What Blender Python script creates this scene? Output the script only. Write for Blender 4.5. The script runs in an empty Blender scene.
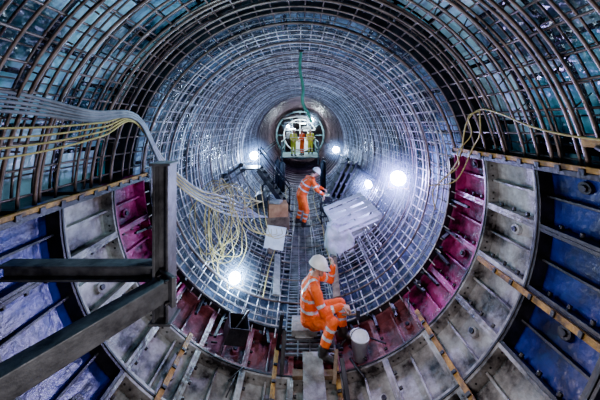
import bpy, bmesh, math, random
from mathutils import Vector, Matrix, noise
random.seed(7)
sc = bpy.context.scene
ZA = -0.8      # tunnel axis height relative to the lens
ZF = -2.95     # walkway level
V = Vector
TAU = math.tau

# ------------------------------------------------------------------ materials
def mat_paint(name, c1, c2, rough=0.5, metal=0.0, scale=4.0, bump=0.15, lo=0.35, hi=0.65, c3=None):
    m = bpy.data.materials.new(name); m.use_nodes = True
    nt = m.node_tree; N = nt.nodes; L = nt.links
    b = N['Principled BSDF']
    tc = N.new('ShaderNodeTexCoord')
    n1 = N.new('ShaderNodeTexNoise'); n1.inputs['Scale'].default_value = scale; n1.inputs['Detail'].default_value = 7
    n1.inputs['Roughness'].default_value = 0.65
    L.new(tc.outputs['Object'], n1.inputs['Vector'])
    r = N.new('ShaderNodeValToRGB')
    r.color_ramp.elements[0].position = lo; r.color_ramp.elements[0].color = (*c1, 1)
    r.color_ramp.elements[1].position = hi; r.color_ramp.elements[1].color = (*c2, 1)
    if c3:
        e = r.color_ramp.elements.new(min(hi + 0.12, 0.98)); e.color = (*c3, 1)
    L.new(n1.outputs['Fac'], r.inputs['Fac']); L.new(r.outputs['Color'], b.inputs['Base Color'])
    b.inputs['Roughness'].default_value = rough; b.inputs['Metallic'].default_value = metal
    if bump:
        n2 = N.new('ShaderNodeTexNoise'); n2.inputs['Scale'].default_value = scale * 6; n2.inputs['Detail'].default_value = 4
        L.new(tc.outputs['Object'], n2.inputs['Vector'])
        bp = N.new('ShaderNodeBump'); bp.inputs['Strength'].default_value = bump; bp.inputs['Distance'].default_value = 0.03
        L.new(n2.outputs['Fac'], bp.inputs['Height']); L.new(bp.outputs['Normal'], b.inputs['Normal'])
    return m
def mat_emit(name, col, s):
    m = bpy.data.materials.new(name); m.use_nodes = True
    b = m.node_tree.nodes['Principled BSDF']
    b.inputs['Base Color'].default_value = (*col, 1)
    b.inputs['Emission Color'].default_value = (*col, 1); b.inputs['Emission Strength'].default_value = s
    return m

M = {}
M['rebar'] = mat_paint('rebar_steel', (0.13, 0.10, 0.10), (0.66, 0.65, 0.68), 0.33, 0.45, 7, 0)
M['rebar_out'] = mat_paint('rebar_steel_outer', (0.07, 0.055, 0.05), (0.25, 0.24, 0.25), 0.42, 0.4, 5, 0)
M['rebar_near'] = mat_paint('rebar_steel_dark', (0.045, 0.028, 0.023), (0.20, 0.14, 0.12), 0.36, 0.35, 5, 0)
M['iron'] = mat_paint('cast_iron_dark', (0.010, 0.010, 0.013), (0.06, 0.055, 0.06), 0.42, 0.4, 5, 0.2)
M['magenta'] = mat_paint('magenta_primer_segment', (0.03, 0.008, 0.018), (0.42, 0.04, 0.17), 0.36, 0.0, 3.0, 0.4, 0.36, 0.58)
M['redbrown'] = mat_paint('red_oxide_segment', (0.025, 0.014, 0.016), (0.27, 0.085, 0.095), 0.40, 0.0, 3.5, 0.4, 0.36, 0.62)
M['concrete'] = mat_paint('stained_pale_segment', (0.025, 0.02, 0.02), (0.34, 0.31, 0.29), 0.40, 0.0, 2.6, 0.5, 0.38, 0.54, (0.60, 0.59, 0.58))
M['blue'] = mat_paint('blue_painted_segment', (0.006, 0.008, 0.03), (0.018, 0.035, 0.28), 0.28, 0.0, 1.8, 0.3, .4, .62)
M['yellow'] = mat_paint('yellow_worn_timber', (0.07, 0.03, 0.012), (0.50, 0.25, 0.035), 0.6, 0, 9, 0.3)
M['timber'] = mat_paint('site_timber', (0.10, 0.06, 0.035), (0.28, 0.19, 0.12), 0.7, 0, 8, 0.3)
M['greyboard'] = mat_paint('scaffold_board', (0.13, 0.12, 0.115), (0.36, 0.35, 0.33), 0.6, 0, 6, 0.3)
M['beam'] = mat_paint('grey_steel_beam', (0.05, 0.05, 0.056), (0.18, 0.18, 0.195), 0.42, 0.2, 6, 0.15)
M['black'] = mat_paint('black_steel', (0.01, 0.01, 0.012), (0.035, 0.035, 0.04), 0.5, 0.3, 6, 0.1)
M['white'] = mat_paint('white_boards', (0.6, 0.61, 0.65), (0.88, 0.89, 0.92), 0.5, 0, 5, 0.1)
M['bag'] = mat_paint('white_woven_bag', (0.5, 0.5, 0.54), (0.8, 0.8, 0.84), 0.8, 0, 4, 0.5)
M['card'] = mat_paint('cardboard', (0.30, 0.13, 0.05), (0.50, 0.26, 0.12), 0.8, 0, 5, 0.1)
M['cable_y'] = mat_paint('yellow_cable', (0.34, 0.25, 0.08), (0.60, 0.47, 0.18), 0.45, 0, 9, 0)
M['cable_g'] = mat_paint('grey_hose', (0.14, 0.14, 0.18), (0.32, 0.32, 0.40), 0.4, 0, 9, 0)
M['cable_gr'] = mat_paint('green_hose', (0.03, 0.22, 0.14), (0.08, 0.40, 0.26), 0.4, 0, 9, 0)
M['orange'] = mat_paint('hi_vis_orange', (0.9, 0.08, 0.006), (1.0, 0.16, 0.015), 0.75, 0, 6, 0.4)
M['hvyellow'] = mat_paint('hi_vis_yellow', (0.45, 0.6, 0.03), (0.7, 0.9, 0.08), 0.75, 0, 6, 0.3)
M['reflect'] = mat_paint('reflective_band', (0.55, 0.57, 0.6), (0.8, 0.82, 0.85), 0.3, 0.2, 20, 0)
M['skin'] = mat_paint('skin', (0.42, 0.22, 0.15), (0.55, 0.31, 0.22), 0.55, 0, 12, 0.05)
M['glove'] = mat_paint('work_glove', (0.45, 0.24, 0.16), (0.62, 0.40, 0.30), 0.8, 0, 25, 0.2)
M['boot'] = mat_paint('rubber_boot', (0.015, 0.014, 0.013), (0.06, 0.05, 0.045), 0.5, 0, 10, 0.2)
M['helmet'] = mat_paint('white_helmet', (0.72, 0.72, 0.70), (0.88, 0.88, 0.86), 0.3, 0, 8, 0)
M['eye'] = mat_paint('eye_dark', (0.01, 0.01, 0.01), (0.02, 0.02, 0.02), 0.2, 0, 8, 0)
M['lip'] = mat_paint('lip', (0.3, 0.1, 0.08), (0.35, 0.12, 0.1), 0.5, 0, 8, 0)
M['hair'] = mat_paint('hair_brown', (0.03, 0.02, 0.012), (0.07, 0.045, 0.03), 0.8, 0, 40, 0.3)
M['rawwall'] = mat_paint('grey_sprayed_concrete', (0.008, 0.010, 0.018), (0.09, 0.11, 0.18), 0.45, 0, 1.6, 0.6, 0.38, 0.7)
M['farwall'] = mat_paint('brown_far_lining', (0.07, 0.045, 0.052), (0.26, 0.18, 0.20), 0.45, 0.1, 1.5, 0.4)
M['green'] = mat_paint('green_gantry_paint', (0.05, 0.12, 0.13), (0.26, 0.40, 0.44), 0.4, 0.1, 4, 0)
M['lens'] = mat_emit('lamp_lens_lit', (0.75, 0.88, 1.0), 300)
M['tube_lit'] = mat_emit('lamp_tube_lit', (0.8, 0.95, 1.0), 60)

# membrane with patchwork sheets
def mat_membrane(name, lo, hi, dark, c1, c2, bw, rh):
    m = bpy.data.materials.new(name); m.use_nodes = True
    nt = m.node_tree; N = nt.nodes; L = nt.links; b = N['Principled BSDF']
    uv = N.new('ShaderNodeUVMap'); uv.uv_map = 'UVMap'
    br = N.new('ShaderNodeTexBrick')
    br.inputs['Scale'].default_value = 1.0; br.inputs['Brick Width'].default_value = bw; br.inputs['Row Height'].default_value = rh
    br.inputs['Mortar Size'].default_value = 0.03; br.offset = 0.37
    br.inputs['Color1'].default_value = (*c1, 1); br.inputs['Color2'].default_value = (*c2, 1)
    br.inputs['Mortar'].default_value = (0.01, 0.012, 0.014, 1)
    L.new(uv.outputs['UV'], br.inputs['Vector'])
    n = N.new('ShaderNodeTexNoise'); n.inputs['Scale'].default_value = 1.3; n.inputs['Detail'].default_value = 6
    L.new(uv.outputs['UV'], n.inputs['Vector'])
    r = N.new('ShaderNodeValToRGB'); r.color_ramp.elements[0].position = lo; r.color_ramp.elements[1].position = hi
    r.color_ramp.elements[0].color = (*dark, 1); r.color_ramp.elements[1].color = (1, 1, 1, 1)
    L.new(n.outputs['Fac'], r.inputs['Fac'])
    mx = N.new('ShaderNodeMix'); mx.data_type = 'RGBA'; mx.blend_type = 'MULTIPLY'; mx.inputs[0].default_value = 1
    L.new(br.outputs['Color'], mx.inputs[6]); L.new(r.outputs['Color'], mx.inputs[7])
    L.new(mx.outputs[2], b.inputs['Base Color']); b.inputs['Roughness'].default_value = 0.22
    n2 = N.new('ShaderNodeTexNoise'); n2.inputs['Scale'].default_value = 7; L.new(uv.outputs['UV'], n2.inputs['Vector'])
    bp = N.new('ShaderNodeBump'); bp.inputs['Strength'].default_value = 0.6; bp.inputs['Distance'].default_value = 0.06
    L.new(n2.outputs['Fac'], bp.inputs['Height']); L.new(bp.outputs['Normal'], b.inputs['Normal'])
    return m
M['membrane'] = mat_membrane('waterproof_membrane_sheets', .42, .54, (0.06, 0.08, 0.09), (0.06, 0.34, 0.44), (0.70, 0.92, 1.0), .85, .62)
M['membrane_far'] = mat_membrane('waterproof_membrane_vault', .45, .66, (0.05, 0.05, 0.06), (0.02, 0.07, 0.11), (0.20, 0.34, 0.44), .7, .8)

# ------------------------------------------------------------------ mesh builder
class MB:
    def __init__(s): s.v = []; s.f = []; s.m = []; s.mats = []; s.sm = []
    def mi(s, k):
        if k not in s.mats: s.mats.append(k)
        return s.mats.index(k)
    def add(s, vs, fs, k, smooth=False):
        o = len(s.v); s.v += [tuple(v) for v in vs]; i = s.mi(k)
        for f in fs: s.f.append([o + a for a in f]); s.m.append(i); s.sm.append(smooth)
    def box(s, c, size, k, R=None):
        c = V(c); R = R or Matrix.Identity(3); hx, hy, hz = [a / 2 for a in size]
        vs = [c + R @ V((x, y, z)) for x in (-hx, hx) for y in (-hy, hy) for z in (-hz, hz)]
        s.add(vs, [(0, 1, 3, 2), (4, 6, 7, 5), (0, 4, 5, 1), (2, 3, 7, 6), (0, 2, 6, 4), (1, 5, 7, 3)], k)
    def beam(s, p, q, w, h, k, up=(0, 0, 1)):
        p, q = V(p), V(q); d = (q - p); l = d.length; d.normalize(); u = V(up)
        if abs(d.dot(u)) > .95: u = V((0, 1, 0))
        x = d.cross(u).normalized(); z = x.cross(d).normalized()
        s.box((p + q) / 2, (w, l, h), k, Matrix((x, d, z)).transposed())
    def hbeam(s, p, q, w, h, t, k, up=(0, 0, 1)):
        p, q = V(p), V(q); d = (q - p); l = d.length; d.normalize(); u = V(up)
        if abs(d.dot(u)) > .95: u = V((0, 1, 0))
        x = d.cross(u).normalized(); z = x.cross(d).normalized(); R = Matrix((x, d, z)).transposed(); c = (p + q) / 2
        s.box(c + z * (h / 2 - t / 2), (w, l, t), k, R); s.box(c - z * (h / 2 - t / 2), (w, l, t), k, R)
        s.box(c, (t, l, h - 2 * t), k, R)
    def tube(s, pts, r, k, n=6, closed=False, caps=True, smooth=True):
        pts = [V(p) for p in pts]; m = len(pts); rs = r if isinstance(r, (list, tuple)) else [r] * m
        vs = []; ref = None
        for i, p in enumerate(pts):
            if closed: t = pts[(i + 1) % m] - pts[i - 1]
            else: t = pts[min(i + 1, m - 1)] - pts[max(i - 1, 0)]
            t.normalize()
            if ref is None:
                ref = V((0, 0, 1)) if abs(t.z) < .9 else V((0, 1, 0))
                ref = (ref - t * ref.dot(t)).normalized()
                if closed: ref = V((0, 1, 0)) if abs(t.y) < .5 else ref
            ref = (ref - t * ref.dot(t)).normalized(); b = t.cross(ref)
            for j in range(n):
                a = TAU * j / n; vs.append(p + ref * math.cos(a) * rs[i] + b * math.sin(a) * rs[i])
        fs = []
        for i in range(m if closed else m - 1):
            i2 = (i + 1) % m
            for j in range(n):
                j2 = (j + 1) % n; fs.append((i * n + j, i2 * n + j, i2 * n + j2, i * n + j2))
        if caps and not closed: fs += [tuple(range(n)), tuple((m - 1) * n + j for j in range(n - 1, -1, -1))]
        s.add(vs, fs, k, smooth)
    def sphere(s, c, rad, k, nu=12, nv=8, R=None, smooth=True):
        c = V(c); R = R or Matrix.Identity(3)
        if not isinstance(rad, (tuple, list)): rad = (rad,) * 3
        vs = [c + R @ V((0, 0, rad[2]))]
        for i in range(1, nv):
            th = math.pi * i / nv
            for j in range(nu):
                a = TAU * j / nu
                vs.append(c + R @ V((rad[0] * math.sin(th) * math.cos(a), rad[1] * math.sin(th) * math.sin(a), rad[2] * math.cos(th))))
        vs.append(c + R @ V((0, 0, -rad[2]))); e = len(vs) - 1
        fs = [(0, 1 + j, 1 + (j + 1) % nu) for j in range(nu)]
        for i in range(nv - 2):
            for j in range(nu):
                a = 1 + i * nu; j2 = (j + 1) % nu; fs.append((a + j, a + nu + j, a + nu + j2, a + j2))
        a = 1 + (nv - 2) * nu; fs += [(a + j, e, a + (j + 1) % nu) for j in range(nu)]
        s.add(vs, fs, k, smooth)
    def cap(s, p, q, r0, r1, k='x', nu=12, nv=8):
        p, q = V(p), V(q); L = (q - p).length; n = max(1, int(L / (min(r0, r1) * .45)))
        for i in range(n + 1):
            t = i / n; s.sphere(p.lerp(q, t), r0 + (r1 - r0) * t, k, nu, nv)
    def arcbox(s, r0, r1, a0, a1, y0, y1, k, seg=6):
        vs = []
        for i in range(seg + 1):
            a = math.radians(a0 + (a1 - a0) * i / seg); ca, sa = math.cos(a), math.sin(a)
            for r in (r0, r1):
                for y in (y0, y1): vs.append((r * ca, y, ZA + r * sa))
        fs = []
        for i in range(seg):
            o = i * 4; p = o + 4
            fs += [(o, p, p + 1, o + 1), (o + 2, o + 3, p + 3, p + 2), (o, o + 2, p + 2, p), (o + 1, p + 1, p + 3, o + 3)]
        e = seg * 4; fs += [(0, 1, 3, 2), (e, e + 2, e + 3, e + 1)]
        s.add(vs, fs, k)
    def build(s, name, bevel=0, parent=None, uv=None):
        me = bpy.data.meshes.new(name); me.from_pydata(s.v, [], s.f); me.update()
        for k in s.mats: me.materials.append(M[k])
        me.polygons.foreach_set('material_index', s.m); me.polygons.foreach_set('use_smooth', s.sm)
        if uv:
            u = me.uv_layers.new(name='UVMap')
            for l in me.loops: u.data[l.index].uv = uv(me.vertices[l.vertex_index].co)
        o = bpy.data.objects.new(name, me); sc.collection.objects.link(o)
        if bevel:
            b = o.modifiers.new('bev', 'BEVEL'); b.width = bevel; b.segments = 2; b.limit_method = 'ANGLE'
        if parent: o.parent = parent
        return o

def pol(r, deg, y):
    a = math.radians(deg); return V((r * math.cos(a), y, ZA + r * math.sin(a)))
def smoothpath(pts, n=8):
    P = [V(p) for p in pts]; P = [P[0] * 2 - P[1]] + P + [P[-1] * 2 - P[-2]]; out = []
    for i in range(1, len(P) - 2):
        a, b, c, d = P[i - 1:i + 3]
        for j in range(n):
            t = j / n
            out.append(.5 * ((2 * b) + (c - a) * t + (2 * a - 5 * b + 4 * c - d) * t * t + (3 * b - a - 3 * c + d) * t ** 3))
    out.append(P[-2]); return out

YB = 3.9   # where the iron lining stops and the full cage begins
# ------------------------------------------------------------------ shells
def shell(name, r, a0, a1, y0, y1, k, ny, na=72):
    mb = MB(); vs = []; fs = []
    for i in range(ny + 1):
        for j in range(na + 1):
            vs.append(pol(r, a0 + (a1 - a0) * j / na, y0 + (y1 - y0) * i / ny))
    for i in range(ny):
        for j in range(na):
            a = i * (na + 1) + j; fs.append((a, a + 1, a + na + 2, a + na + 1))
    mb.add(vs, fs, k, True)
    def uv(c):
        a = math.atan2(c.z - ZA, c.x)
        if a < -math.pi / 2: a += TAU
        return (a * r, c.y)
    return mb.build(name, uv=uv)
shell('ceiling_membrane', 2.86, 6, 181, -1.5, YB, 'membrane', 10)
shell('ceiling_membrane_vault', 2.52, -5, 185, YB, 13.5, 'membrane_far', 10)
shell('wall_invert', 2.52, 185, 355, YB, 13.5, 'rawwall', 10)
mb = MB(); mb.arcbox(2.45, 2.92, 6, 181, YB, YB + .05, 'iron', 60); mb.build('trim_step')

# far dark tunnel with ribs
mb = MB()
for i in range(22):
    y = 13.5 + i * .62
    mb.arcbox(2.36, 2.5, 0, 360, y, y + .62, 'farwall', 60)
    mb.arcbox(2.2, 2.5, 0, 360, y, y + .1, 'farwall', 60)
mb.box((0, 27.3, ZA), (5.2, .1, 5.2), 'farwall')
mb.build('wall_running_tunnel')

# ------------------------------------------------------------------ rebar cages
mb = MB()
def ringbar(mb, R, y, a0, a1, r, k, n=4, seg=80):
    ph = random.random() * 10; jr = random.uniform(-.015, .015); ty = random.uniform(-.02, .02)
    closed = (a1 - a0) >= 359.9
    pts = []
    for i in range(seg + (0 if closed else 1)):
        d = a0 + (a1 - a0) * i / seg; a = math.radians(d)
        pts.append(pol(R + jr + .008 * math.sin(3 * a + ph), d, y + ty * math.cos(a + ph) * 2))
    mb.tube(pts, r, k, n, closed=closed)
def longbar(mb, R, deg, y0, y1, r, k, n=4):
    m = 6
    mb.tube([pol(R + random.uniform(-.012, .012), deg + random.uniform(-.3, .3), y0 + (y1 - y0) * i / m) for i in range(m + 1)], r, k, n)
y = YB + .02
while y < 13.4:
    ringbar(mb, 2.20, y, 0, 360, .011, 'rebar'); y += .175
y = YB + .1
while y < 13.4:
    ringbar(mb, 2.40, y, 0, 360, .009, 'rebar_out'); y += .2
for i in range(80): longbar(mb, 2.222, i * 360 / 80, YB - .05 - random.random() * .12, 13.4, .0105, 'rebar')
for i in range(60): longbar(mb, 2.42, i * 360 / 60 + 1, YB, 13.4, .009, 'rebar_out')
for i in range(36):
    for j in range(9):   # radial spacers between the two mats
        a = i * 10 + 3; yy = YB + .4 + j
        mb.tube([pol(2.2, a, yy), pol(2.42, a + 2, yy + .1)], .007, 'rebar', 4)
for i in range(40):   # splice bars lying in the invert
    a = random.uniform(200, 340); y0 = random.uniform(4, 8); 
    mb.tube([pol(2.17, a, y0), pol(2.17, a + random.uniform(-2, 2), y0 + random.uniform(.8, 2.2))], .013, 'rebar', 4)
for i in range(14):   # heavier dark hoops every few bars
    ringbar(mb, 2.17, YB + .5 + i * .68, 0, 360, .015, 'rebar_near', 5)
mb.build('rebar_cage')

mb = MB()   # the nearer, upper cage above the iron segments
y = -1.2
while y < YB:
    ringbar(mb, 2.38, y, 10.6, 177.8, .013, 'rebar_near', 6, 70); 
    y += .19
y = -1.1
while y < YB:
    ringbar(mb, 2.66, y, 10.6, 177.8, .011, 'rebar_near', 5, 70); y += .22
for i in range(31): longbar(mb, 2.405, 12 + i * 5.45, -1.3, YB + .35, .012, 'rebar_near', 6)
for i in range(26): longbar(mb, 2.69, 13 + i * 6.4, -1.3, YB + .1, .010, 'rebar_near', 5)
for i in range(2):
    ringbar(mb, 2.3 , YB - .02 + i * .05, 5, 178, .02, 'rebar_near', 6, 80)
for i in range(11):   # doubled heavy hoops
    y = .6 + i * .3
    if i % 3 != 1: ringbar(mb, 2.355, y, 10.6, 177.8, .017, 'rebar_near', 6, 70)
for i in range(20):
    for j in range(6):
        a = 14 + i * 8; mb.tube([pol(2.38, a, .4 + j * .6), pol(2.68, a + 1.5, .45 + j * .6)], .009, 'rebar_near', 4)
mb.build('rebar_cage')

# ------------------------------------------------------------------ iron segment lining (lower part)
AL, AR = 178.4, 370.6
mb = MB(); NC = 13; da = (AR - AL) / NC
rings = [(3.25, 3.9), (2.55, 3.25), (1.85, 2.55), (1.15, 1.85), (.45, 1.15), (-.25, .45), (-1.2, -.25)]
for k, (y0, y1) in enumerate(rings):
    for c in range(NC):
        a0 = AL + da * c; a1 = a0 + da
        if k == 0: m = 'magenta' if c in (0, 1, 2, 9, 10, 11, 12) else 'redbrown'
        elif k == 1: m = 'concrete'
        elif k == 2: m = 'blue' if c in (0, 1, 2, 10, 11, 12) else 'concrete'
        else: m = 'blue' if (c + k) % 4 else 'concrete'
        fm = {'magenta': 'magenta', 'redbrown': 'redbrown', 'concrete': 'concrete', 'blue': 'iron'}[m]
        mb.arcbox(2.40, 2.46, a0, a1, y0, y1, m, 6)
        mb.arcbox(2.27, 2.40, a0 + .15, a1 - .15, y0, y0 + .035, fm, 6)
        mb.arcbox(2.27, 2.40, a0 + .15, a1 - .15, y1 - .035, y1 - .002, fm, 6)
        mb.arcbox(2.27, 2.40, a0, a0 + .9, y0 + .002, y1 - .002, 'iron' if m == 'blue' else fm, 1)
        mb.arcbox(2.27, 2.40, a1 - .9, a1, y0 + .002, y1 - .002, 'iron' if m == 'blue' else fm, 1)
        am = a0 + da * .5
        mb.arcbox(2.33, 2.40, am - .3, am + .3, y0 + .03, y1 - .03, fm, 1)
        for t in (.14, .26, .5, .6, .8, .9):   # bolts through the ring flange
            p = pol(2.335, a0 + da * t, y0)
            mb.tube([p + V((0, -.035, 0)), p], .018, 'iron', 6, smooth=False)
        for t in (.25, .5, .75):  # bolts on the longitudinal flange
            yy = y0 + (y1 - y0) * t; p = pol(2.335, a0 + .9, yy); q = pol(2.335, a0 + 1.9, yy)
            mb.tube([p, q], .018, 'iron', 6, smooth=False)
        if (c + k) % 2 == 0:      # grout plug
            p = pol(2.395, a0 + da * .74, (y0 + y1) / 2); q = pol(2.36, a0 + da * .74, (y0 + y1) / 2)
            mb.tube([p, q], .055, fm, 14, smooth=False); mb.tube([q, q.lerp(pol(2.3, a0 + da * .74, (y0 + y1) / 2), .3)], .03, 'iron', 10, smooth=False)
    # rubber gasket / packer line between neighbouring rings
    mb.arcbox(2.262, 2.29, AL, AR, y0 - .012, y0 + .008, 'black', 60)
mb.build('tunnel_lining_segments', bevel=.004)

# ledges on top of the iron lining
def ledge(name, xs, z):
    mb = MB(); sgn = 1 if xs > 0 else -1
    mb.box((sgn * 2.56, 1.3, z - .03), (.60, 5.2, .05), 'iron')
    mb.box((sgn * 2.245, 1.3, z + .015), (.04, 5.2, .045), 'yellow')
    mb.box((sgn * 2.25, 1.3, z - .035), (.04, 5.2, .05), 'iron')
    for i in range(26):
        mb.box((sgn * 2.222, -1.1 + i * .2, z - .005), (.02, .05, .05), 'iron')
    for i in range(8):
        mb.beam((sgn * 2.3, -.9 + i * .62, z + .01), (sgn * 2.8, -.9 + i * .62, z + .01), .07, .04, 'black')
    mb.build(name, bevel=.004)
ledge('trim_ledge', -1, ZA + .07); ledge('trim_ledge_high', 1, ZA + .435)

# yellow timber battens over longitudinal joints
mb = MB()
for a, y0, y1 in ((233, 1.0, 3.3), (262, 2.6, 3.6), (281.5, 1.8, 3.55), (313, 1.0, 3.5), (340, .8, 3.15), (207, 1.4, 2.2)):
    R = Matrix.Rotation(math.radians(270 - a), 3, 'Y')
    p = pol(2.245, a, (y0 + y1) / 2)
    mb.box(p, (.055, y1 - y0, .04), 'yellow', R)
    n = int((y1 - y0) / .22)
    for i in range(n):
        q = pol(2.22, a, y0 + .08 + i * .22); mb.box(q, (.05, .03, .02), 'iron', R)
mb.build('lining_batten', bevel=.003)

# brackets and starter stubs at the edge of the iron
mb = MB()
for i in range(19):
    a = 196 + i * 8.6 + random.uniform(-2, 2)
    if 262 < a < 284: continue
    l = random.uniform(.06, .18)
    mb.beam(pol(2.3, a, YB - .05), pol(2.3 - l, a + random.uniform(-3, 3), YB - .05 - random.uniform(0, .15)), .045, .03, 'black')
    mb.beam(pol(2.24, a, YB + .05), pol(2.24, a + random.uniform(-2, 2), YB - random.uniform(.2, .45)), .035, .03, 'black')
mb.arcbox(2.2, 2.4, 181, 368, YB + .0, YB + .04, 'iron', 70)
mb.build('edge_bracket')

# ------------------------------------------------------------------ walkway and plank
mb = MB()
y = 3.45
while y < 11.5:
    mb.box((.13, y, ZF - .02), (.66, .022, .03), 'beam'); y += .075
for x in (-.2, -.03, .13, .3, .46): mb.box((x, 7.45, ZF - .022), (.02, 8.1, .045), 'beam')
for i in range(9): mb.box((.13, 3.6 + i * .95, ZF - .06), (.9, .06, .04), 'black')
mb.build('floor_walkway_grating')
mb = MB()
mb.box((.16, 2.3, ZF - .0), (.25, 2.3, .04), 'greyboard')
for yy in (1.5, 2.3, 3.2): mb.box((.16, yy, ZF - .045), (.5, .09, .05), 'timber')
mb.build('scaffold_plank', bevel=.004)

mb = MB()
for (x, y, l, ang, k) in ((-.45, 5.2, 1.4, 4, 'greyboard'), (-.62, 6.5, 1.2, -6, 'timber'), (.66, 5.0, 1.3, -5, 'timber'), (-.42, 8.6, 1.6, 2, 'timber')):
    zz = ZA - math.sqrt(2.15 ** 2 - x * x) + .03
    R = Matrix.Rotation(math.radians(ang), 3, 'Z') @ Matrix.Rotation(math.asin(x / 2.15) * -1, 3, 'Y')
    mb.box((x, y, zz), (.12, l, .035), k, R)
mb.build('loose_board')

# ------------------------------------------------------------------ left steel frame
mb = MB()
mb.hbeam((-1.04, 2.05, -.3), (-1.04, 2.05, -1.48), .14, .12, .02, 'beam', (1, 0, 0))
mb.box((-1.04, 2.05, -.295), (.16, .16, .02), 'beam'); mb.box((-1.04, 2.05, -1.48), (.17, .17, .02), 'beam')
mb.hbeam((-1.1, 2.04, -1.11), (-2.26, 2.04, -1.11), .12, .12, .02, 'beam')
mb.build('steel_post_frame', bevel=.004)
mb = MB()
mb.beam((-1.0, 1.98, -1.2), (-2.0, .75, -1.42), .13, .15, 'beam')
R = Matrix.Rotation(math.radians(-38), 3, 'Z')
mb.box((-.98, 1.97, -1.2), (.2, .03, .22), 'beam', R)
for dx in (-.06, .06):
    for dz in (-.08, .08):
        mb.tube([V((-.98, 1.97, -1.2)) + R @ V((dx, -.05, dz)), V((-.98, 1.97, -1.2)) + R @ V((dx, .04, dz))], .014, 'iron', 6)
mb.build('steel_diagonal_brace', bevel=.006)

# ------------------------------------------------------------------ cables
mb = MB()
for i in range(5):
    o = i * .035
    mb.tube(smoothpath([(-2.5, 1.2, .30 - o * 1.3), (-2.15, 2.0, .24 - o), (-1.85, 2.35, .12 - o * .6), (-1.62, 2.65, .09 - o * .3), (-1.53, 3.0, -.40 - o * .6), (-1.42, 3.8, -.93 - o), (-1.2, 4.8, -1.35 - o * 2), (-.85 + o, 5.8, -2.0)]), .010 if i % 2 else .015, 'cable_g', 8)
mb.build('hose_bundle')
mb = MB()
for i in range(4):
    o = i * .04
    mb.tube(smoothpath([(-2.3, 1.3, -.02 - o * 2.2), (-2.0, 2.0, -.02 - o * 1.6), (-1.78, 2.4, .02 - o), (-1.63, 2.66, .05 - o * .3), (-1.50, 3.1, -.5 - o), (-1.35, 3.9, -1.0 - o * 1.5), (-1.25, 4.8, -1.1 - o * 4), (-.9 + o, 5.6, -1.6)]), .008, 'cable_y', 6)
for i in range(11):
    cx = -1.42 + random.uniform(-.2, .2); w = random.uniform(.1, .42); h = random.uniform(.35, .78); cy = 4.9 + random.uniform(-.35, .35)
    top = -.95 - random.random() * .35
    pts = []
    for j in range(17):
        t = TAU * j / 16
        pts.append((cx + w * math.sin(t) + .05 * math.sin(3 * t + i), cy + .12 * math.cos(2 * t + i), top - h * (1 - math.cos(t)) + random.uniform(-.02, .02)))
    mb.tube(smoothpath(pts, 4), .0065, 'cable_y', 5)
for i in range(5):
    x0 = -1.25 + i * .12
    mb.tube(smoothpath([(x0, 5.2, -1.2), (x0 + .2, 5.1, -1.9 - i * .05), (x0 + .5, 5.6, -2.3), (x0 + .45, 6.3, -2.45)]), .007, 'cable_y', 5)
mb.build('cable_coil')
mb = MB()
mb.tube(smoothpath([(.02, 5.0, 1.38), (.0, 5.0, 1.05), (.06, 5.0, .7), (.05, 5.0, .42), (.16, 5.0, .2), (.22, 5.0, .05)]), .028, 'cable_gr', 8)
mb.box((.02, 5.0, 1.38), (.1, .1, .04), 'iron')
mb.build('hanging_hose')
mb = MB()
mb.tube(smoothpath([(2.2, 1.4, -.12), (2.12, 1.95, -.10), (2.1, 2.4, -.02), (2.1, 2.8, .12), (2.12, 3.15, .18), (2.06, 3.3, .02), (2.1, 3.5, -.4), (2.08, 3.75, -.7), (1.95, 3.9, -.95), (2.0, 3.95, -1.25)]), .009, 'cable_y', 6)
mb.tube(smoothpath([(2.12, 3.15, .18), (2.16, 3.2, -.1), (2.2, 3.4, -.3), (2.1, 3.6, -.75), (1.9, 3.95, -.9)]), .008, 'cable_y', 6)
mb.tube(smoothpath([(2.10, 3.1, .17), (2.02, 3.2, .1), (2.12, 3.3, -.12), (2.04, 3.45, -.35), (2.14, 3.6, -.55), (2.0, 3.8, -.8)]), .007, 'cable_y', 6)
mb.build('power_cable')
mb = MB()
mb.box((2.17, 1.95, -.13), (.09, .14, .07), 'yellow'); mb.tube([(2.12, 1.9, -.16), (2.06, 1.8, -.18)], .02, 'black', 8); mb.tube([(2.17, 1.88, -.1), (2.17, 1.78, -.1)], .025, 'black', 8)
mb.build('cable_connector', bevel=.01)
# service pipes and floor cables running down the tunnel
mb = MB()
for (a, r, k) in ((196, .035, 'black'), (201, .025, 'beam'), (342, .03, 'black')):
    mb.tube([pol(2.08, a, 7.0), pol(2.08, a, 24)], r, k, 8)
    for i in range(8): mb.box(pol(2.13, a, 7.3 + i * 2), (.14, .05, .14), 'iron', Matrix.Rotation(math.radians(-a), 3, 'Y'))
mb.build('service_pipe')
mb = MB()
for i in range(6):
    x = -.35 - i * .07 if i % 2 else .58 + i * .06
    zz = lambda X: ZA - math.sqrt(2.15 ** 2 - X * X) + .02
    pts = []
    for j in range(9):
        X = x + random.uniform(-.06, .06); pts.append((X, 4.4 + j * 1.0, zz(X)))
    mb.tube(smoothpath(pts, 5), .012, 'black' if i % 3 else 'cable_y', 6)
mb.build('floor_cable')

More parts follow.
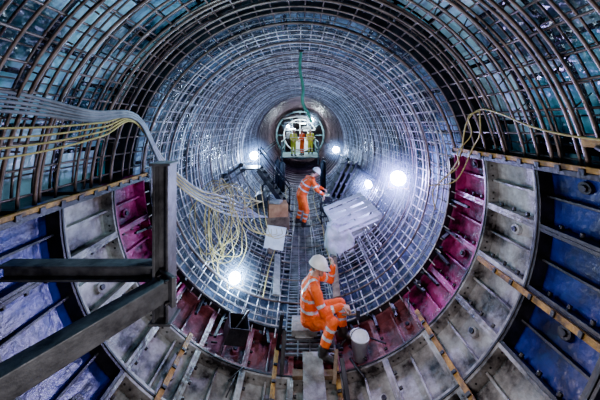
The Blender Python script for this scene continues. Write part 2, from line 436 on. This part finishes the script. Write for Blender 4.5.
# ------------------------------------------------------------------ floodlights, each in an added volume sphere imitating the lamp's glare halo
def halo_mat(R, dens, col):
    m = bpy.data.materials.new('lamp_halo'); m.use_nodes = True; nt = m.node_tree; nt.nodes.clear(); N = nt.nodes; L = nt.links
    vo = N.new('ShaderNodeVolumeScatter'); vo.inputs['Anisotropy'].default_value = .2; vo.inputs['Color'].default_value = (*col, 1)
    ou = N.new('ShaderNodeOutputMaterial'); L.new(vo.outputs[0], ou.inputs['Volume'])
    tc = N.new('ShaderNodeTexCoord'); ln = N.new('ShaderNodeVectorMath'); ln.operation = 'LENGTH'; L.new(tc.outputs['Object'], ln.inputs[0])
    mr = N.new('ShaderNodeMapRange'); mr.inputs['From Min'].default_value = 0; mr.inputs['From Max'].default_value = R; mr.inputs['To Min'].default_value = 1; mr.inputs['To Max'].default_value = 0
    L.new(ln.outputs['Value'], mr.inputs['Value'])
    pw = N.new('ShaderNodeMath'); pw.operation = 'POWER'; pw.inputs[1].default_value = 2; L.new(mr.outputs[0], pw.inputs[0])
    mu = N.new('ShaderNodeMath'); mu.operation = 'MULTIPLY'; mu.inputs[1].default_value = dens; L.new(pw.outputs[0], mu.inputs[0])
    L.new(mu.outputs[0], vo.inputs['Density']); return m
def flood(loc, tgt, power, col, w=.26, R=.6, dens=.12):
    loc, tgt = V(loc), V(tgt)
    mb = MB()
    mb.tube([(0, .09, 0), (0, .0, 0)], w * .5, 'black', 24, smooth=False)
    mb.tube([(0, .004, 0), (0, -.008, 0)], w * .42, 'lens', 24, smooth=False)
    for i in range(6): mb.box((-w * .3 + i * w * .12, .11, 0), (.008, .05, w * .6), 'black')
    mb.tube([(-w / 2 - .02, .05, 0), (-w / 2 - .02, .05, -w * .6), (w / 2 + .02, .05, -w * .6), (w / 2 + .02, .05, 0)], .01, 'yellow', 6)
    o = mb.build('floodlight', bevel=.004)
    o.location = loc; o.rotation_euler = (tgt - loc).to_track_quat('-Y', 'Z').to_euler()
    ld = bpy.data.lights.new('bulb', 'POINT'); ld.energy = power; ld.color = col; ld.shadow_soft_size = .06
    lo = bpy.data.objects.new('bulb', ld); sc.collection.objects.link(lo); lo.parent = o; lo.location = (0, -.14, 0)
    M['halo_tmp'] = halo_mat(R, dens, (.55, .7, 1))
    mb = MB(); mb.sphere((0, 0, 0), R, 'halo_tmp', 24, 14); d = mb.build('halo_volume', parent=o); d.location = (0, -.14, 0)
    return o
BL = (.30, .52, 1.0)
flood((1.84, 5.0, -1.0), (0, 1.5, -.9), 480, (.40, .34, 1.0), .32, .7, .8)
flood((-1.72, 10, -1.15), (0, 4, -1), 520, BL, .36, .9, .5)
flood((-1.10, 4.5, -2.58), (0, 2.0, -.6), 200, (.45, .70, 1), .22, .5, .9)
flood((1.75, 13, -1.2), (0, 7, -1), 300, BL, .36, .8, .4)
flood((1.85, 7.2, -1.6), (.5, 6, -1.8), 320, (.34, .38, 1.0), .25, .6, .6)
flood((.9, 20, .4), (0, 17, -1), 700, (.7, .9, 1.0), .3, .9, .3)
flood((-.9, 20.2, -.1), (0, 17, -1), 250, (.7, .9, 1.0), .24, .6, .3)

def add_fill(loc, power, col, r=.25, name='fill_light'):  # unseen fill lights added to brighten the tunnel, no fixtures behind them
    ld = bpy.data.lights.new(name, 'POINT'); ld.energy = power; ld.color = col; ld.shadow_soft_size = r
    o = bpy.data.objects.new(name, ld); sc.collection.objects.link(o); o.location = loc
add_fill((-.5, 2.6, .35), 125, (.48, .82, 1.0), .12)
add_fill((.1, .5, -1.2), 120, (.98, .93, .92), .2)
add_fill((.5, 2.7, -1.3), 60, (1.0, .84, .92), .12)
add_fill((-.6, 6.3, -1.0), 110, (.30, .58, 1.0), .15)
add_fill((.2, 10.5, -.5), 110, (.32, .55, 1.0), .2)
add_fill((0, 16, .3), 130, (.80, .72, 1.0), .3)

# ------------------------------------------------------------------ people
def union(mb, vox, sm=3):
    me = bpy.data.meshes.new('t'); me.from_pydata(mb.v, [], mb.f); o = bpy.data.objects.new('t', me); sc.collection.objects.link(o)
    r = o.modifiers.new('r', 'REMESH'); r.mode = 'VOXEL'; r.voxel_size = vox
    s = o.modifiers.new('s', 'SMOOTH'); s.factor = .5; s.iterations = sm
    dg = bpy.context.evaluated_depsgraph_get(); dg.update(); e = bpy.data.meshes.new_from_object(o.evaluated_get(dg))
    vs = [v.co.copy() for v in e.vertices]; fs = [tuple(p.vertices) for p in e.polygons]
    bpy.data.objects.remove(o); bpy.data.meshes.remove(me); bpy.data.meshes.remove(e)
    return vs, fs

def hand(out, w, d, n, side, k='glove', curl=35):
    """w wrist, d finger direction, n direction the palm faces, side +1/-1 thumb side"""
    w, d, n = V(w), V(d).normalized(), V(n); n = (n - d * n.dot(d)).normalized(); s = d.cross(n) * side
    t = MB()
    for i, (off, l) in enumerate(((.030, .074), (.010, .082), (-.011, .076), (-.031, .060))):
        base = w + d * .085 + s * off
        t.cap(w + s * off * .6, base, .017, .013, nu=8, nv=6)
        p = base; a = 0
        for j, f in enumerate((.45, .32, .26)):
            a += math.radians(curl * (.7 + .15 * i)); q = p + (d * math.cos(a) + n * math.sin(a)) * l * f
            t.cap(p, q, .0105 - j * .001, .0098 - j * .001, nu=8, nv=6); p = q
    p = w + d * .025 + s * .022
    q = p + (d * .55 + s * .8 + n * .25).normalized() * .05; t.cap(p, q, .015, .012, nu=8, nv=6)
    r = q + (d * .8 + s * .25 + n * .5).normalized() * .035; t.cap(q, r, .0115, .0095, nu=8, nv=6)
    vs, fs = union(t, .0055, 2); out.add(vs, fs, k, True)

def human(name, J, cloth='orange', fwd=(1, 0, 0), up=(0, 0, 1), vox=.015, hands=True, curl=(40, 40), palm=((0, 0, -1), (0, 0, -1)), helm='helmet'):
    J = {k: V(v) for k, v in J.items()}; t = MB(); out = MB()
    B = []
    def b(p, q, r0, r1, tag):
        p = J[p] if isinstance(p, str) else V(p); q = J[q] if isinstance(q, str) else V(q)
        t.cap(p, q, r0, r1); B.append((p, q, r0, r1, tag))
    sh = (J['sr'] - J['sl']).normalized()
    # torso
    for sx in (-1, 1):
        b(J['pel'] + sh * .065 * sx, J['chest'] + sh * .085 * sx, .128, .132, 'torso')
        b(J['chest'] + sh * .085 * sx, J['neck'] + sh * .07 * sx - V((0, 0, .05)), .128, .085, 'torso')
    b('sl', 'sr', .078, .078, 'yoke')
    b('neck', J['head'] - V(up) * .06, .062, .055, 'neck')
    for s_ in 'lr':
        b('s' + s_, 'e' + s_, .075, .060, 'uarm'); b('e' + s_, 'w' + s_, .060, .043, 'farm')
        b('h' + s_, 'k' + s_, .108, .078, 'thigh'); b('k' + s_, 'a' + s_, .078, .062, 'shin')
        A = J['a' + s_]; T = J['t' + s_]; dr = (T - A); dr.z = 0; dr.normalize(); T2 = A + dr * .17; zz = A.z - .045
        b(A, (A.x - dr.x * .03, A.y - dr.y * .03, zz), .058, .048, 'boot'); b((A.x - dr.x * .03, A.y - dr.y * .03, zz), (T2.x, T2.y, zz - .004), .048, .042, 'boot')
    vs, fs = union(t, vox, 3)
    # loose cloth folds
    for i, v in enumerate(vs):
        vs[i] = v + noise.noise_vector(v * 9) * .012 + noise.noise_vector(v * 22) * .007
    groups = {}
    for f in fs:
        c = V((0, 0, 0))
        for i in f: c += vs[i]
        c /= len(f); best = 9; tg = None; bt = 0
        for (p, q, r0, r1, tag) in B:
            d = q - p; L2 = d.length_squared; u = max(0, min(1, (c - p).dot(d) / L2)); dist = (c - (p + d * u)).length - (r0 + (r1 - r0) * u)
            if dist < best: best = dist; tg = tag; bt = u
        k = cloth
        if tg == 'boot': k = 'boot'
        elif tg == 'shin': k = 'boot' if bt > .80 else ('reflect' if .16 < bt < .26 or .48 < bt < .58 else cloth)
        elif tg == 'uarm': k = 'reflect' if .62 < bt < .75 else cloth
        elif tg == 'farm': k = 'reflect' if .44 < bt < .57 else cloth
        elif tg == 'neck': k = 'skin' if bt > .3 else cloth
        elif tg == 'torso':
            u = (c - J['pel']).dot((J['neck'] - J['pel']).normalized()) / (J['neck'] - J['pel']).length
            k = 'reflect' if .25 < u < .32 or .53 < u < .60 else cloth
            off = abs((c - J['pel']).dot(sh))
            if u > .6 and .08 < off < .115: k = 'reflect'
        groups.setdefault(k, []).append(f)
    for k, g in groups.items():
        idx = {}; vv = []; ff = []
        for f in g:
            nf = []
            for i in f:
                if i not in idx: idx[i] = len(vv); vv.append(vs[i])
                nf.append(idx[i])
            ff.append(nf)
        out.add(vv, ff, k, True)
    # head
    u = V(up).normalized(); f = V(fwd); f = (f - u * f.dot(u)).normalized(); r = f.cross(u); R = Matrix((r, f, u)).transposed(); H = J['head']
    P = lambda x, y, z: H + R @ V((x, y, z))
    t = MB(); t.sphere(P(0, -.01, .02), (.078, .095, .10), 'x', 16, 12, R); t.sphere(P(0, .022, -.045), (.058, .065, .065), 'x', 16, 12, R)
    t.cap(P(0, .085, .012), P(0, .108, -.022), .010, .014, nu=8, nv=6)
    t.sphere(P(0, .07, -.088), (.028, .024, .022), 'x', 10, 8, R)
    t.sphere(P(0, .078, .03), (.05, .016, .012), 'x', 10, 8, R)
    for s_ in (-1, 1): t.sphere(P(s_ * .08, -.012, -.01), (.012, .02, .032), 'x', 10, 8, R)
    t.cap(P(0, -.02, -.05), P(0, -.03, -.14), .052, .054)
    vs, fs = union(t, .007, 2); out.add(vs, fs, 'skin', True)
    for s_ in (-1, 1): out.sphere(P(s_ * .03, .082, .008), (.012, .008, .007), 'eye', 10, 8, R)
    out.sphere(P(0, .084, -.052), (.024, .008, .006), 'lip', 10, 8, R)
    out.sphere(P(0, -.035, .012), (.081, .078, .085), 'hair', 16, 10, R)
    # helmet: dome, brim, peak, ridge, harness band
    nu, nv = 28, 9; vv = []; ff = []
    for i in range(nv + 1):
        th = math.pi / 2 * i / nv
        for j in range(nu):
            a = TAU * j / nu
            vv.append(P(.112 * math.sin(th) * math.cos(a), .132 * math.sin(th) * math.sin(a) - .005, .035 + .118 * math.cos(th)))
    for j in range(nu):   # brim
        a = TAU * j / nu; pk = max(0, math.sin(a)) ** 3
        vv.append(P(.122 * math.cos(a), (.142 + .042 * pk) * math.sin(a) - .005, .026 - .012 * pk))
    for j in range(nu):
        a = TAU * j / nu; vv.append(P(.105 * math.cos(a), .122 * math.sin(a) - .005, .020))
    for i in range(nv + 2):
        for j in range(nu): j2 = (j + 1) % nu; ff.append((i * nu + j, (i + 1) * nu + j, (i + 1) * nu + j2, i * nu + j2))
    out.add(vv, ff, helm, True)
    out.tube([P(0, .12 * math.cos(a) - .005, .035 + .124 * math.sin(a)) for a in [math.pi * (.12 + .76 * i / 10) for i in range(11)]], .011, helm, 8)
    out.tube([P(.083, .02, .03), P(.06, .05, -.08), P(0, .065, -.112), P(-.06, .05, -.08), P(-.083, .02, .03)], .004, 'black', 5)
    if hands:
        for s_, sd, cu, pn in (('l', 1, curl[0], palm[0]), ('r', -1, curl[1], palm[1])):
            d = J.get('d' + s_, (J['w' + s_] - J['e' + s_]))
            hand(out, J['w' + s_] + V(d).normalized() * .015, d, pn, sd, curl=cu)
    return out.build(name)

human('construction_worker', dict(
    pel=(.13, 3.8, -2.70), chest=(.14, 3.8, -2.36), neck=(.19, 3.78, -2.15), head=(.26, 3.76, -2.0),
    sr=(.20, 3.60, -2.22), sl=(.21, 3.97, -2.20), er=(.31, 3.52, -2.48), wr=(.55, 3.56, -2.42), dr=(1, -.1, -.15),
    el=(.46, 3.98, -2.31), wl=(.48, 3.90, -2.07), dl=(-.05, -.1, 1),
    hr=(.18, 3.70, -2.73), hl=(.18, 3.90, -2.73), kr=(.42, 3.44, -2.55), ar=(.29, 3.38, -2.87), tr=(.48, 3.25, -2.9),
    kl=(.58, 3.82, -2.56), al=(.60, 3.72, -2.87), tl=(.8, 3.65, -2.9)),
    fwd=(.93, -.3, -.25), up=(.25, -.05, .97), vox=.012, curl=(30, 55), palm=((-1, -.2, 0), (0, .1, -1)))
human('construction_worker', dict(
    pel=(.04, 7.8, -2.03), chest=(.17, 7.8, -1.72), neck=(.33, 7.8, -1.52), head=(.46, 7.8, -1.39),
    sr=(.36, 7.62, -1.58), sl=(.24, 7.97, -1.56), er=(.48, 7.56, -1.84), wr=(.66, 7.60, -1.98), dr=(.4, 0, -1),
    el=(.46, 8.05, -1.80), wl=(.68, 7.96, -1.90),
    hr=(.08, 7.70, -2.07), hl=(.00, 7.90, -2.07), kr=(.19, 7.68, -2.48), ar=(.10, 7.66, -2.85), tr=(.4, 7.7, -2.9),
    kl=(.04, 7.98, -2.48), al=(-.08, 7.98, -2.85), tl=(.2, 8.1, -2.9)),
    fwd=(.8, .3, -.6), up=(.6, .1, .8), vox=.015)
# workers on the far gantry
def stander(x, y, z, fw):
    f = V(fw).normalized(); r = f.cross(V((0, 0, 1)))
    q = lambda a, b_, c: V((x, y, z)) + r * a + f * b_ + V((0, 0, c))
    return dict(pel=q(0, 0, .95), chest=q(0, .02, 1.25), neck=q(0, .02, 1.5), head=q(0, .06, 1.67), sr=q(.19, 0, 1.43), sl=q(-.19, 0, 1.43),
        er=q(.25, .05, 1.14), wr=q(.2, .27, 1.05), el=q(-.25, .05, 1.14), wl=q(-.2, .27, 1.05), hr=q(.09, 0, .92), hl=q(-.09, 0, .92),
        kr=q(.11, .03, .5), ar=q(.11, 0, .1), tr=q(.12, .2, .05), kl=q(-.11, .03, .5), al=q(-.12, 0, .1), tl=q(-.13, .2, .05))
human('construction_worker', stander(-.45, 18, -2.1, (.6, -1, 0)), cloth='hvyellow', fwd=(.6, -1, 0), vox=.025)
human('construction_worker', stander(.15, 18.4, -2.1, (-.8, -.6, 0)), cloth='orange', fwd=(-.8, -.6, 0), vox=.025)
human('construction_worker', stander(.75, 19.2, -2.1, (-.2, -1, 0)), cloth='hvyellow', fwd=(-.2, -1, 0), vox=.025)

# ------------------------------------------------------------------ gantry at the far end
mb = MB()
mb.box((0, 19, -2.13), (2.6, 3.2, .06), 'green')
for x in (-1.2, 1.2):
    for y in (17.5, 20.5):
        mb.tube([(x, y, -2.6), (x, y, -1.1)], .05, 'green', 8)
    mb.tube([(x, 17.5, -1.1), (x, 20.5, -1.1)], .03, 'green', 6); mb.tube([(x, 17.5, -1.6), (x, 20.5, -1.6)], .03, 'green', 6)
mb.arcbox(1.78, 1.88, 0, 360, 20.6, 20.8, 'green', 48); mb.arcbox(1.2, 1.28, 20, 310, 20.6, 20.7, 'white', 40)
for a in range(0, 360, 30): mb.beam(pol(1.2, a, 20.7), pol(1.85, a, 20.7), .07, .07, 'green')
for z in (-1.0, -.4, .2): mb.beam((-1.2, 20.8, z), (1.2, 20.8, z), .05, .05, 'white')
for x in (-.6, 0, .6): mb.beam((x, 20.85, -2.0), (x, 20.85, .5), .05, .05, 'white')
mb.box((-.6, 20.5, -.3), (.5, .06, .05), 'tube_lit'); mb.box((.7, 20.5, -.9), (.05, .06, .6), 'tube_lit'); mb.box((.2, 20.5, .1), (.5, .06, .05), 'tube_lit')
mb.box((0, 20.9, -1.5), (1.3, .3, .8), 'white'); mb.box((-.8, 20.7, -.8), (.5, .3, .5), 'beam'); mb.box((.5, 20.9, -.3), (.7, .2, .4), 'beam')
mb.tube([(-1.3, 20.6, .5), (-.3, 20.4, .7), (1.2, 20.6, .5)], .12, 'beam', 10)
mb.build('tunnel_gantry', bevel=.01)

# ------------------------------------------------------------------ objects in the tunnel
# seat block
mb = MB(); mb.box((.06, 3.86, ZF + .045), (.36, .3, .09), 'greyboard'); mb.box((.06, 3.86, ZF + .011), (.26, .36, .02), 'greyboard'); mb.build('timber_block', bevel=.006)
# white pallet and boards
mb = MB(); R = Matrix.Rotation(math.radians(-14), 3, 'Y') @ Matrix.Rotation(math.radians(20), 3, 'X') @ Matrix.Rotation(math.radians(12), 3, 'Z')
C = V((1.22, 6.3, -2.08))
for i in range(5): mb.box(C + R @ V((0, -.42 + i * .21, .07)), (1.05, .12, .025), 'white', R)
for x in (-.48, 0, .48): mb.box(C + R @ V((x, 0, .01)), (.1, .95, .09), 'white', R)
for i in range(3): mb.box(C + R @ V((0, -.42 + i * .4, -.05)), (1.05, .12, .025), 'white', R)
mb.build('pallet', bevel=.004)
mb = MB(); mb.box((1.3, 6.55, -2.32), (1.0, .8, .10), 'white', R); mb.box((1.32, 6.6, -2.44), (.95, .8, .08), 'greyboard', R)
mb.box((1.28, 6.3, -2.45), (.7, .5, .06), 'white', R)
mb.build('panel_stack', bevel=.005)
def softbox(name, c, s, k, seed):
    bm = bmesh.new(); bmesh.ops.create_cube(bm, size=1); bmesh.ops.subdivide_edges(bm, edges=bm.edges, cuts=9, use_grid_fill=True)
    for v in bm.verts:
        p = v.co.copy(); rr = p.normalized() * .62; q = p.lerp(rr, .35); q = V((q.x * s[0], q.y * s[1], q.z * s[2]))
        q += noise.noise_vector(p * 3 + V((seed, 0, 0))) * .09; v.co = q
    me = bpy.data.meshes.new(name); bm.to_mesh(me); bm.free(); me.materials.append(M[k])
    for p in me.polygons: p.use_smooth = True
    o = bpy.data.objects.new(name, me); sc.collection.objects.link(o); o.location = c; return o
o = softbox('bulk_bag', (.88, 6.05, -2.58), (.55, .5, .66), 'bag', 1)
mb = MB()
for a in (-1, 1):
    for b_ in (-1, 1):
        mb.tube(smoothpath([(a * .2, b_ * .2, .25), (a * .16, b_ * .16, .42), (a * .05, b_ * .12, .36), (a * .12, b_ * .2, .24)]), .014, 'bag', 6)
mb.build('handle', parent=o)
# leaning formwork panels behind
mb = MB()
R = Matrix.Rotation(math.radians(28), 3, 'Y') @ Matrix.Rotation(math.radians(-10), 3, 'X')
for i in range(3):
    C = V((1.5 - i * .14, 8.5 + i * .12, -1.75))
    mb.box(C, (.05, .55, 1.3), 'black', R)
    for z in (-.5, -.15, .2, .55): mb.box(C + R @ V((-.04, 0, z)), (.04, .55, .06), 'iron', R)
mb.build('formwork_panel', bevel=.004)
# tool cart in front of the standing worker
mb = MB()
mb.box((.76, 7.8, -2.2), (.34, .5, .04), 'black'); mb.box((.76, 7.8, -2.6), (.34, .5, .04), 'black')
for x in (.61, .91):
    for y in (7.58, 8.02): mb.tube([(x, y, -2.84), (x, y, -2.08)], .018, 'black', 6)
mb.box((.78, 7.8, -2.12), (.2, .3, .14), 'iron'); mb.tube([(.61, 7.58, -2.08), (.61, 8.02, -2.08)], .018, 'black', 6)
mb.sphere((.74, 7.75, -2.45), (.12, .16, .13), 'black')
mb.build('tool_cart', bevel=.004)
# steel stair with handrail on the left
mb = MB()
for yy in (8.6, 9.2):
    mb.beam((-1.35, yy, -1.45), (-.35, yy, -2.85), .04, .14, 'iron')
    mb.tube([(-1.35, yy, -.75), (-.35, yy, -2.05)], .022, 'iron', 8)
    for t in (0, .5, 1): mb.tube([(-1.35 + t, yy, -1.42 - 1.4 * t), (-1.35 + t, yy, -.75 - 1.3 * t)], .018, 'iron', 6)
for i in range(8):
    t = i / 7; mb.box((-1.3 + .9 * t, 8.9, -1.5 - 1.26 * t), (.2, .6, .03), 'iron')
mb.box((-1.6, 8.9, -1.42), (.55, .7, .05), 'iron')
mb.build('access_stair')
# gas bottles and a locker deeper in
mb = MB()
for x, y in ((-.75, 11.2), (-.95, 11.3), (.95, 11.0)):
    lz = ZA - math.sqrt(2.15 ** 2 - x * x)
    mb.tube([(x, y, lz), (x, y, lz + 1.15), (x, y, lz + 1.25), (x, y, lz + 1.3)], [.12, .12, .08, .03], 'black', 12)
    mb.tube([(x, y, lz + 1.3), (x, y, lz + 1.4)], .03, 'iron', 8)
mb.build('gas_cylinder')
# carton stack
mb = MB()
mb.box((-.62, 7.4, -2.32), (.52, .42, .34), 'card', Matrix.Rotation(.2, 3, 'Z')); mb.box((-.60, 7.42, -2.66), (.6, .5, .33), 'timber')
mb.box((-.62, 7.4, -2.145), (.06, .43, .006), 'yellow', Matrix.Rotation(.2, 3, 'Z')); mb.box((-.66, 7.35, -2.11), (.3, .26, .06), 'greyboard', Matrix.Rotation(-.3, 3, 'Z'))
mb.build('carton_stack', bevel=.006)
mb = MB(); R = Matrix.Rotation(math.radians(-30), 3, 'X') @ Matrix.Rotation(math.radians(8), 3, 'Y')
mb.box((-.58, 6.2, -2.62), (.45, .03, .5), 'white', R); 
for x in (-.2, .2): mb.box(V((-.58, 6.2, -2.62)) + R @ V((x, .03, 0)), (.04, .03, .5), 'greyboard', R)
mb.build('leaning_board', bevel=.003)
mb = MB()
mb.box((-1.15, 8.2, -2.3), (.4, .6, .35), 'iron'); mb.tube([(-1.15, 7.8, -2.2), (-1.15, 8.6, -2.2)], .17, 'black', 14); mb.tube([(-1.15, 8.2, -2.1), (-1.15, 8.2, -1.85), (-1.0, 8.2, -1.8)], .04, 'black', 8)
mb.build('pump_unit', bevel=.01)

# bucket
def lathe(mb, c, prof, k, n=24):
    c = V(c); vs = []; fs = []
    for (r, z) in prof:
        for j in range(n): a = TAU * j / n; vs.append(c + V((r * math.cos(a), r * math.sin(a), z)))
    for i in range(len(prof) - 1):
        for j in range(n): j2 = (j + 1) % n; fs.append((i * n + j, i * n + j2, (i + 1) * n + j2, (i + 1) * n + j))
    mb.add(vs, fs, k, True)
mb = MB()
lathe(mb, (.76, 3.40, -2.97), [(0, 0), (.085, 0), (.115, .27), (.123, .27), (.123, .29), (.108, .287), (.082, .02), (0, .02)], 'white')
mb.tube([V((.76, 3.40, -2.70)) + V((.12 * math.cos(a), -.03, .13 * math.sin(a))) for a in [math.pi * i / 10 for i in range(11)]], .005, 'black', 5)
mb.build('bucket')
# tilted dark crate
mb = MB(); R = Matrix.Rotation(.35, 3, 'Y') @ Matrix.Rotation(.3, 3, 'Z'); C = V((-.86, 3.45, -2.74))
mb.box(C, (.26, .26, .012), 'black', R)
for s_ in (-1, 1):
    mb.box(C + R @ V((s_ * .125, 0, .11)), (.012, .26, .22), 'beam', R); mb.box(C + R @ V((0, s_ * .125, .11)), (.26, .012, .22), 'iron', R)
mb.tube([C + R @ V((-.1, -.1, .05)), C + R @ V((.12, .1, .3))], .015, 'iron', 6)
mb.build('tool_crate', bevel=.003)
mb = MB()
for i in range(22):
    a = random.uniform(225, 318); y = random.uniform(2.9, 3.8)
    if 258 < a < 286: continue
    p = pol(2.25, a, y); q = pol(2.24, a + random.uniform(-6, 6), y + random.uniform(-.3, .3))
    mb.tube([p, q], random.choice((.008, .012, .016)), random.choice(('iron', 'black', 'iron')), 6)
mb.build('loose_rod_pile')
mb = MB()
mb.tube([(.55, 3.50, -2.49), (.75, 3.55, -2.52)], .014, 'timber', 8); mb.box((.77, 3.55, -2.52), (.05, .05, .13), 'iron')
mb.build('club_hammer', bevel=.003)
mb = MB()
mb.beam((-.30, 3.55, -2.98), (-.24, 3.6, -2.55), .05, .05, 'black'); mb.beam((-.22, 3.2, -3.0), (-.20, 3.45, -2.66), .05, .04, 'iron')
mb.beam((.40, 3.1, -3.02), (.46, 3.35, -2.82), .045, .05, 'timber'); mb.beam((.52, 2.9, -3.0), (.50, 3.2, -2.8), .05, .05, 'black')
mb.build('timber_prop', bevel=.003)

# ------------------------------------------------------------------ world, camera
w = bpy.data.worlds.new('World'); sc.world = w; w.use_nodes = True
w.node_tree.nodes['Background'].inputs[0].default_value = (.3, .4, .6, 1); w.node_tree.nodes['Background'].inputs[1].default_value = .06
cd = bpy.data.cameras.new('Camera'); cam = bpy.data.objects.new('Camera', cd); sc.collection.objects.link(cam)
cd.lens = 16; cd.sensor_width = 36; cd.shift_y = -.125; cd.clip_start = .02
cam.location = (0, 0, 0); cam.rotation_euler = (math.radians(90), 0, 0); sc.camera = cam
try:
    sc.view_settings.view_transform = 'AgX'; sc.view_settings.look = 'AgX - Punchy'
except Exception: pass
